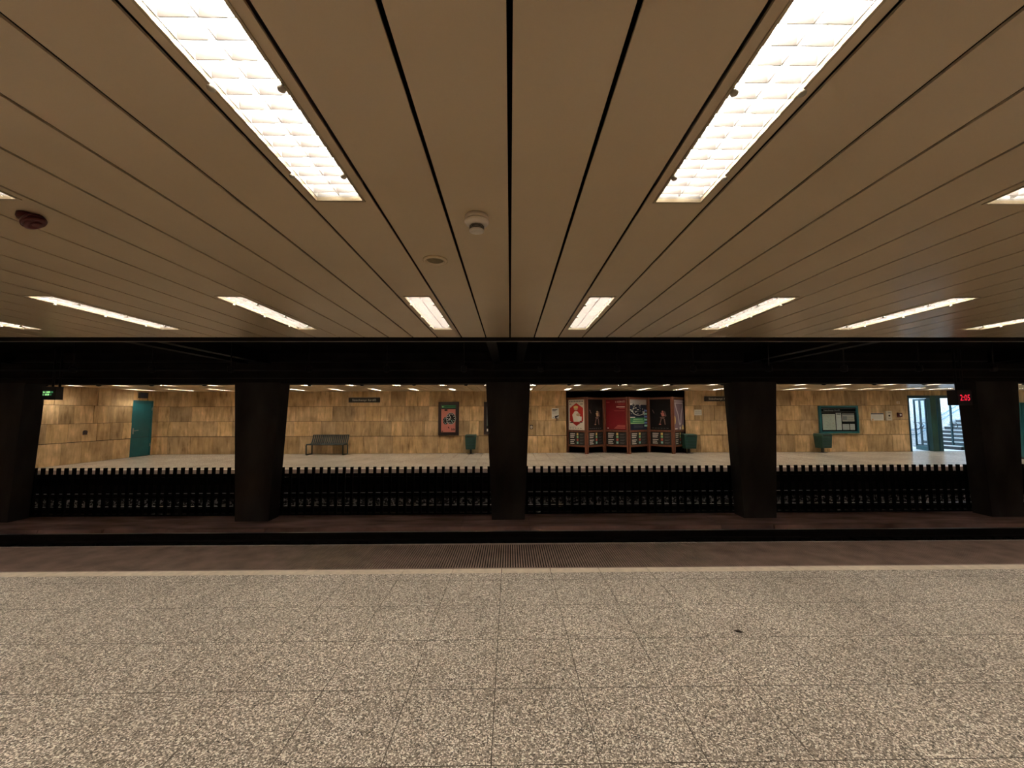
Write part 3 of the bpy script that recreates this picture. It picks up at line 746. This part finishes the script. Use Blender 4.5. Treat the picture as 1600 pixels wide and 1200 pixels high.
# map case
a = at(1281, 677, Y=WF-.05); b = at(1339, 634, Y=WF-.05); W, H = b.x-a.x, b.z-a.z
r = empty('map_case', (a.x, WF-.05, a.z), 'teal framed glass case with maps and timetables right of a bin', 'notice case')
m = MB(); t = .075
for q in ((0, t, 0, H), (W-t, W, 0, H), (t, W-t, 0, t), (t, W-t, H-t, H)): m.box(q[0], q[1], -.05, .04, q[2], q[3], 'teal')
m.build('frame', r, bevel=.0)
m = MB(); m.rect(t, W-t, t, H-t, .01, 'ink'); m.box(t, W-t, -.02, .0, H*.765, H*.78, 'trim'); m.box(t, W-t, -.02, .0, H*.895, H*.91, 'trim'); m.build('backboard', r)
m = MB(); m.text('Széchenyi fürdő', H*.055, W*.13, H*.815, -.004, 'white', 'LEFT', W*.42); m.build('lettering', r)
def sheet(x0, x1, z0, z1, mt, fn):
    m = MB(); m.box(x0, x1, 0, .004, z0, z1, mt); fn(m, x0, x1, z0, z1); m.build('sheet', r)
random.seed(11)
def map_art(m, x0, x1, z0, z1):
    for k in range(46):
        cx = random.gauss(.5, .22); cz = random.gauss(.42, .2)
        if not (.04 < cx < .94 and .05 < cz < .93): continue
        x = x0+cx*(x1-x0); z = z0+cz*(z1-z0); L = random.uniform(.02, .10); t_ = random.uniform(0, PI)
        dx, dz = L*math.cos(t_)/2, L*math.sin(t_)/2
        x_, X_ = max(x0, x-dx), min(x1, x+dx)
        m.poly(((x_, max(z0, z-dz)), (X_, min(z1, z+dz)), (X_, min(z1, z+dz)+.006), (x_, max(z0, z-dz)+.006)), -.003, random.choice(('grey', 'coral', 'gr', 'midgrey', 'grey')))
sheet(W*.09, W*.42, H*.12, H*.70, 'map', map_art)
def slim(m, x0, x1, z0, z1):
    m.rect(x0+.03, x1-.03, z1-.07, z1-.035, -.003, 'grey')
    for k in range(9): m.rect(x0+.02, x1-.02, z0+.06+k*.055, z0+.065+k*.055, -.003, 'midgrey')
sheet(W*.44, W*.575, H*.12, H*.74, 'white', slim)
def tt(m, x0, x1, z0, z1):
    m.rect(x0, x1, z1-.06, z1-.02, -.003, 'grey'); m.rect(x0+.02, x0+.2, z0+.05, z1-.1, -.003, 'midgrey')
    for k in range(5): m.rect(x0+.22, x1-.03, z0+.03+k*.04, z0+.04+k*.04, -.003, 'grey')
sheet(W*.60, W*.91, H*.43, H*.71, 'paper', tt)
def small(m, x0, x1, z0, z1):
    for k in range(5): m.rect(x0+.02, x1-.03, z0+.03+k*.038, z0+.036+k*.038, -.003, 'midgrey')
sheet(W*.60, W*.77, H*.12, H*.335, 'white', small); sheet(W*.79, W*.91, H*.12, H*.335, 'white', small)
m = MB(); m.box(t, W-t, -.035, -.031, t, H-t, 'glass'); m.build('glass_pane', r)

# ------------------------------------------------------------------ zigzag poster displays
VX = [(886, 16.43), (916.5, 15.73), (944, 16.43), (982, 15.75), (1013, 16.43), (1052, 15.73), (1070.5, 16.43)]
VP_ = [(at(u, 665, Y=y).x, y) for u, y in VX]
def board(m, w):
    x0, x1, z0, z1 = .07, w-.07, .335, .83
    m.box(x0, x1, 0, .012, z0, z1, 'boardblack'); W = x1-x0
    for k in range(6):
        z = z1-.075-k*.072-(.03 if k > 2 else 0); L = [.30, .27, .24, .28, .22, .25][k]
        m.rect(x0+W*.10, x0+W*(.10+L), z, z+.036, -.003, 'white')
    for k, c in enumerate(('yellow', 'lime', 'coral', 'teal2')):
        z = z1-.11-k*.115; m.rect(x0+W*.50, x0+W*.60, z, z+.09, -.003, c)
    for k in range(4):
        for j in range(2): m.rect(x0+W*.68, x0+W*(.92-.06*j), z1-.07-k*.115-j*.035, z1-.06-k*.115-j*.035, -.003, 'grey')
def art1(m, a, b, c, d):                                # pale poster with red hexagon and a seated pair
    W, H = b-a, d-c
    P = lambda x, z: (a+x*W, c+z*H)
    m.rect(a, b, c, d, -.001, 'paper')
    m.poly([P(.08, .72), P(.08, .30), P(.5, .13), P(.92, .30), P(.92, .72), P(.5, .89)], -.004, 'red')
    for k in range(9): m.rect(*[P(.06+k*.10, 0)[0], P(.13+k*.10, 0)[0]], P(0, .92)[1], P(0, .965)[1], -.004, 'grey')
    for x0, x1 in ((.06, .18), (.74, .92)): m.rect(P(x0, 0)[0], P(x1, 0)[0], P(0, .84)[1], P(0, .865)[1], -.004, 'grey')
    m.disc(*P(.47, .71), .13*W, .065*H, -.007, 'flesh', 18); m.disc(*P(.47, .755), .15*W, .045*H, -.009, 'yellow', 16)
    m.poly([P(.24, .50), P(.40, .62), P(.56, .62), P(.72, .50), P(.70, .27), P(.32, .27)], -.006, 'paper')
    m.disc(*P(.62, .50), .13*W, .05*H, -.009, 'flesh', 14); m.poly([P(.55, .46), P(.84, .44), P(.82, .30), P(.60, .30)], -.009, 'white')
    m.disc(*P(.20, .245), .13*W, .02*H, -.007, 'darkline', 12); m.disc(*P(.78, .25), .12*W, .02*H, -.011, 'dullflesh', 12)
    m.rect(P(.4, 0)[0], P(.6, 0)[0], P(0, .17)[1], P(0, .24)[1], -.008, 'red')
    for k in range(3): m.rect(P(.05, 0)[0], P(.45, 0)[0], P(0, .12-.02*k)[1], P(0, .125-.02*k)[1], -.004, 'midgrey')
    for k in range(5): m.rect(P(.08+.16*k, 0)[0], P(.17+.16*k, 0)[0], P(0, .05)[1], P(0, .065)[1], -.004, 'ink')
def art_black(fig):
    def f(m, a, b, c, d):
        W, H = b-a, d-c; P = lambda x, z: (a+x*W, c+z*H)
        m.rect(a, b, c, d, -.001, 'posterblack')
        m.disc(*P(.62, .60), .05*W, .03*H, -.005, fig, 10); m.poly([P(.52, .56), P(.68, .57), P(.72, .45), P(.58, .44)], -.004, fig)
        m.poly([P(.70, .62), P(.74, .60), P(.80, .45), P(.74, .43)], -.005, 'dullflesh'); m.poly([P(.48, .42), P(.72, .42), P(.68, .36), P(.52, .37)], -.006, 'dullflesh')
        m.poly([P(.66, .36), P(.72, .36), P(.75, .17), P(.71, .16)], -.004, 'dullflesh'); m.poly([P(.52, .36), P(.57, .36), P(.50, .20), P(.46, .21)], -.004, 'dullflesh')
        m.disc(*P(.48, .18), .06*W, .02*H, -.007, fig, 8); m.poly([P(.10, .66), P(.14, .66), P(.22, .55), P(.19, .54)], -.004, 'dullflesh')
        for k in range(6): m.rect(P(.08+.14*k, 0)[0], P(.18+.14*k, 0)[0], P(0, .045)[1], P(0, .055)[1], -.004, 'grey')
    return f
def art3(m, a, b, c, d):
    W, H = b-a, d-c; P = lambda x, z: (a+x*W, c+z*H)
    m.rect(a, b, c, d, -.001, 'deepred')
    m.text('6 SZERZŐ', H*.055, P(.95, 0)[0], P(0, .90)[1], -.004, 'paper', 'RIGHT', W*.46)
    m.rect(P(.62, 0)[0], P(.95, 0)[0], P(0, .84)[1], P(0, .855)[1], -.004, 'coral')
    for k in range(6): m.rect(P(.54+.07*k, 0)[0], P(.595+.07*k, 0)[0], P(0, .74)[1], P(0, .775)[1], -.004, 'paper')
    m.rect(P(.66, 0)[0], P(.95, 0)[0], P(0, .70)[1], P(0, .71)[1], -.004, 'coral'); m.rect(P(.42, 0)[0], P(.95, 0)[0], P(0, .625)[1], P(0, .632)[1], -.004, 'coral')
    m.rect(P(.04, 0)[0], P(.20, 0)[0], P(0, .91)[1], P(0, .92)[1], -.004, 'coral')
    for k in range(4): m.rect(P(.56-.05*k, 0)[0], P(.95, 0)[0], P(0, .14-.032*k)[1], P(0, .15-.032*k)[1], -.004, 'pink')
    m.disc(*P(.10, .05), .04*W, .012*H, -.004, 'white', 8)
def art4(m, a, b, c, d):
    W, H = b-a, d-c; P = lambda x, z: (a+x*W, c+z*H)
    m.rect(a, b, c, d, -.001, 'navy'); m.rect(a, b, P(0, .83)[1], d, -.003, 'midgrey')
    random.seed(5)
    for k in range(60):
        x, z = random.uniform(.05, .9), random.uniform(.48, .86); m.disc(*P(x, z), random.uniform(.02, .08)*W, random.uniform(.008, .03)*H, -.004-.0002*k, random.choice(('ink', 'white', 'midgrey', 'ink', 'grey')), 7)
    for k in range(14): 
        t_ = PI+PI*k/13; m.disc(P(.5, 0)[0]+.35*W*math.cos(t_), P(0, .62)[1]+.14*H*math.sin(t_), .035*W, .015*H, -.018, 'white', 8)
    m.rect(a, P(.88, 0)[0], P(0, .22)[1], P(0, .40)[1], -.019, 'gr')
    for k, (x0, x1) in enumerate(((.0, .28), (.18, .74), (.14, .78), (.02, .9))): m.rect(P(x0, 0)[0], P(x1, 0)[0], P(0, .40-k*.066)[1], P(0, .43-k*.066)[1], -.021, 'lime' if k else 'white')
    for k in range(6): m.rect(P(.82, 0)[0], b-.002, P(0, .60-.1*k)[1], P(0, .66-.1*k)[1], -.0215, 'blueink' if k % 2 == 0 else 'teal2')
    for k in range(4): m.rect(P(.2, 0)[0], P(.75, 0)[0], P(0, .16-.03*k)[1], P(0, .165-.03*k)[1], -.021, 'grey')
def art6(m, a, b, c, d):
    W, H = b-a, d-c; P = lambda x, z: (a+x*W, c+z*H)
    m.rect(a, b, c, d, -.001, 'lilac')
    m.poly([P(.05, .90), P(.95, .90), P(.86, .66), P(.76, .52), P(.70, .20), P(.62, .14), P(.50, .14), P(.44, .22), P(.34, .52), P(.20, .66)], -.004, 'palelilac')
    m.poly([P(.16, .86), P(.86, .86), P(.76, .66), P(.66, .50), P(.60, .22), P(.54, .22), P(.44, .50), P(.30, .66)], -.006, 'lilac')
    m.rect(a, b, P(0, .93)[1], P(0, .97)[1], -.004, 'palelilac')
    m.disc(*P(.06, .32), .08*W, .14*H, -.005, 'yellow', 12); m.poly([P(.52, .0), P(.62, .0), P(.62, .10), P(.52, .10)], -.005, 'white'); m.poly([P(.70, 0), P(.98, 0), P(.9, .14), P(.8, .16)], -.005, 'yellow')
    m.rect(P(.02, 0)[0], P(.3, 0)[0], P(0, .02)[1], P(0, .05)[1], -.005, 'white')
PL = [(art1, 'wooden display panel with a pale poster showing a red hexagon'), (art_black('flesh'), 'narrow wooden display panel with a black poster right of the red hexagon'),
      (art3, 'wooden display panel with a plain dark red poster'), (art4, 'wooden display panel with a black and white poster with green bands'),
      (art_black('pink'), 'wide wooden display panel with a black poster showing a pale figure'), (art6, 'wooden display panel with a lilac poster beside the green bin')]
for k in range(6):
    (x0, y0), (x1, y1) = VP_[k], VP_[k+1]
    dx, dy = x1-x0, y1-y0; L = math.hypot(dx, dy); ang = math.atan2(dy, dx); w = L-.03
    r = empty('poster_display', (x0+.015*math.cos(ang), y0+.015*math.sin(ang), 0), PL[k][1], 'poster display', 'wooden poster displays set in zigzag', ang)
    for xx in (0, w-.065):
        m = MB(); m.box(xx, xx+.065, -.03, .035, 0, 2.25, 'wood'); m.build('post', r)
    for z0, z1 in ((2.165, 2.24), (.845, .915), (.255, .325)):
        m = MB(); m.box(.065, w-.065, -.022, .03, z0, z1, 'wood'); m.build('rail', r)
    m = MB(); m.box(.066, w-.066, .002, .016, .916, 2.164, 'boardblack'); PL[k][0](m, .075, w-.075, .93, 2.15); m.build('poster', r)
    m = MB(); board(m, w); m.build('info_board', r)

# ------------------------------------------------------------------ glazed doors, lobby and stairs
LY1 = 18.55
m = MB(); m.box(15.2, 24.2, WF+.1, LY1+.2, -.15, -.001, 'lobby'); struct(m, 'floor_lobby')
m = MB(); m.box(15.2, 24.2, LY1, LY1+.2, 0, 5.0, 'lobby'); m.box(15.1, 15.3, WF+.2, LY1, 0, 3.1, 'lobby'); m.box(24.1, 24.3, WF+.1, LY1+.2, 0, 5.0, 'lobby')
m.box(21.0, 24.2, WF+.03, WF+.2, 0, 5.0, 'lobby'); m.box(15.2, DOORX0, WF+.2, WF+.24, 0, 3.1, 'lobby')
struct(m, 'wall_lobby', 'pale speckled wall beyond the glazed doors', 'wall')
m = MB(); m.box(15.2, 20.6, WF+.1, LY1, 3.0, 3.1, 'lobby'); m.box(20.5, 20.6, WF+.1, LY1, 3.0, 5.0, 'lobby'); m.box(20.5, 24.2, WF+.1, LY1, 4.9, 5.0, 'lobby'); m.box(15.2, 21, WF+.2, WF+.24, 2.32, 3.05, 'lobby')
struct(m, 'ceiling_lobby')
m = MB(); sx0 = 19.1; st = .28; sr = .16
for k in range(15):
    x = sx0+k*st
    m.box(x, 24.1, WF+.45, LY1-.001, k*sr, (k+1)*sr-.03, 'riser'); m.box(x-.02, min(x+st, 24.1), WF+.45, LY1-.001, (k+1)*sr-.03, (k+1)*sr, 'tread')
struct(m, 'stairs', 'staircase with pale treads rising behind the glazed doors', 'stairs')
for hz, lab in ((.78, 'upper sloping handrail on the lobby wall behind the doors'), (.56, 'lower sloping handrail on the lobby wall behind the doors')):
    r = empty('handrail', (sx0-.3, LY1, 0), lab, 'handrail', 'handrails on the lobby wall')
    m = MB(); m.tube([(0, -.06, hz), (.3, -.06, hz), (.3+14*st, -.06, hz+14*sr)], .022, 'steel'); m.build('bar', r)
    for q in range(1, 8):
        m = MB(); m.tube([(.3+q*.5, 0, hz+q*.5*sr/st-.02), (.3+q*.5, -.06, hz+q*.5*sr/st-.02)], .012, 'steel', 6); m.build('bracket', r)
DT = 2.30
m = MB()
m.box(DOORX0, 20.6, WF-.02, WF+.10, DT-.11, DT+.0, 'tealdark')       # header
m.box(16.47, 16.53, WF-.02, WF+.10, 0, DT-.11, 'tealdark')
m.box(17.40, 17.64, WF-.03, WF+.12, 0, DT-.0, 'greenpier')
m.box(17.71, 17.84, WF-.02, WF+.10, 0, DT-.11, 'tealdark')
m.box(19.22, 19.46, WF-.03, WF+.12, 0, DT-.0, 'greenpier')
m.box(20.5, 20.6, WF-.02, WF+.10, 0, DT-.11, 'tealdark')
fr = struct(m, 'door_frame', 'dark teal door frame with green piers at the right end of the wall', 'door frame')
m = MB(); m.box(17.64, 17.71, WF+.03, WF+.04, 0, DT-.11, 'glass'); g = m.build('sidelight_glass', fr)
def glazed_leaf(name, hx, hy, ang, L, label):
    """leaf hinged at (hx, hy); local x runs from the hinge to the free stile"""
    r = bpy.data.objects.new(name, None); COL.objects.link(r); r.location = (hx, hy, .01); r.rotation_euler.z = ang
    tag(r, label, 'door', None, 'structure')
    H = DT-.13; s = .07
    for a, b, nm in ((0, s, 'stile'), (L-s, L, 'stile')):
        m = MB(); m.box(a, b, -.022, .022, 0, H, 'tealdark'); m.build(nm, r)
    m = MB(); m.box(s, L-s, -.022, .022, H-.07, H, 'tealdark'); m.build('top_rail', r)
    m = MB(); m.box(s, L-s, -.022, .022, 0, .17, 'teal'); m.build('bottom_rail', r)
    m = MB(); m.box(s, L-s, -.004, .004, .17, H-.07, 'glass'); m.build('glass_pane', r)
    for sd in (-1, 1):
        m = MB(); pts = [(L-.02, sd*.02, 1.16), (L-.02, sd*.06, 1.16)]
        for k in range(9):
            t = PI/2-PI*k/8; pts.append((L-.05-.20*math.cos(t), sd*.065, 1.02+.14*math.sin(t)))
        pts += [(L-.02, sd*.06, .88), (L-.02, sd*.02, .88)]
        m.tube(pts, .013, 'boardblack', 8); m.build('handle', r)
glazed_leaf('door_2', 17.38, WF+.13, math.radians(68), .90, 'left glazed teal door leaf standing open beside the stone wall')
glazed_leaf('door_3', 17.84, WF+.13, math.radians(79), .90, 'middle glazed teal door leaf standing open beside the green pier')
glazed_leaf('door_4', 19.16, WF+.13, math.radians(77), .90, 'right glazed teal door leaf standing open before the stairs')

# teal cabinet seen as a sliver at the right edge
a = at(1596, 660, Y=13.4)
r = empty('teal_cabinet', (a.x+.4, 13.6, 0), 'tall teal cabinet showing as a sliver at the right edge', 'cabinet')
m = MB(); m.box(-.4, .4, -.2, .2, .06, 1.93, 'teal'); m.build('body', r, bevel=.006)
m = MB(); m.box(-.37, .37, -.17, .17, 0, .06, 'boardblack'); m.build('plinth', r)
m = MB(); m.box(-.35, .35, -.212, -.2, .15, 1.85, 'teal'); d_ = m.build('door', r)
m = MB(); m.box(.25, .28, -.235, -.212, .9, 1.1, 'trim'); m.build('handle', d_)
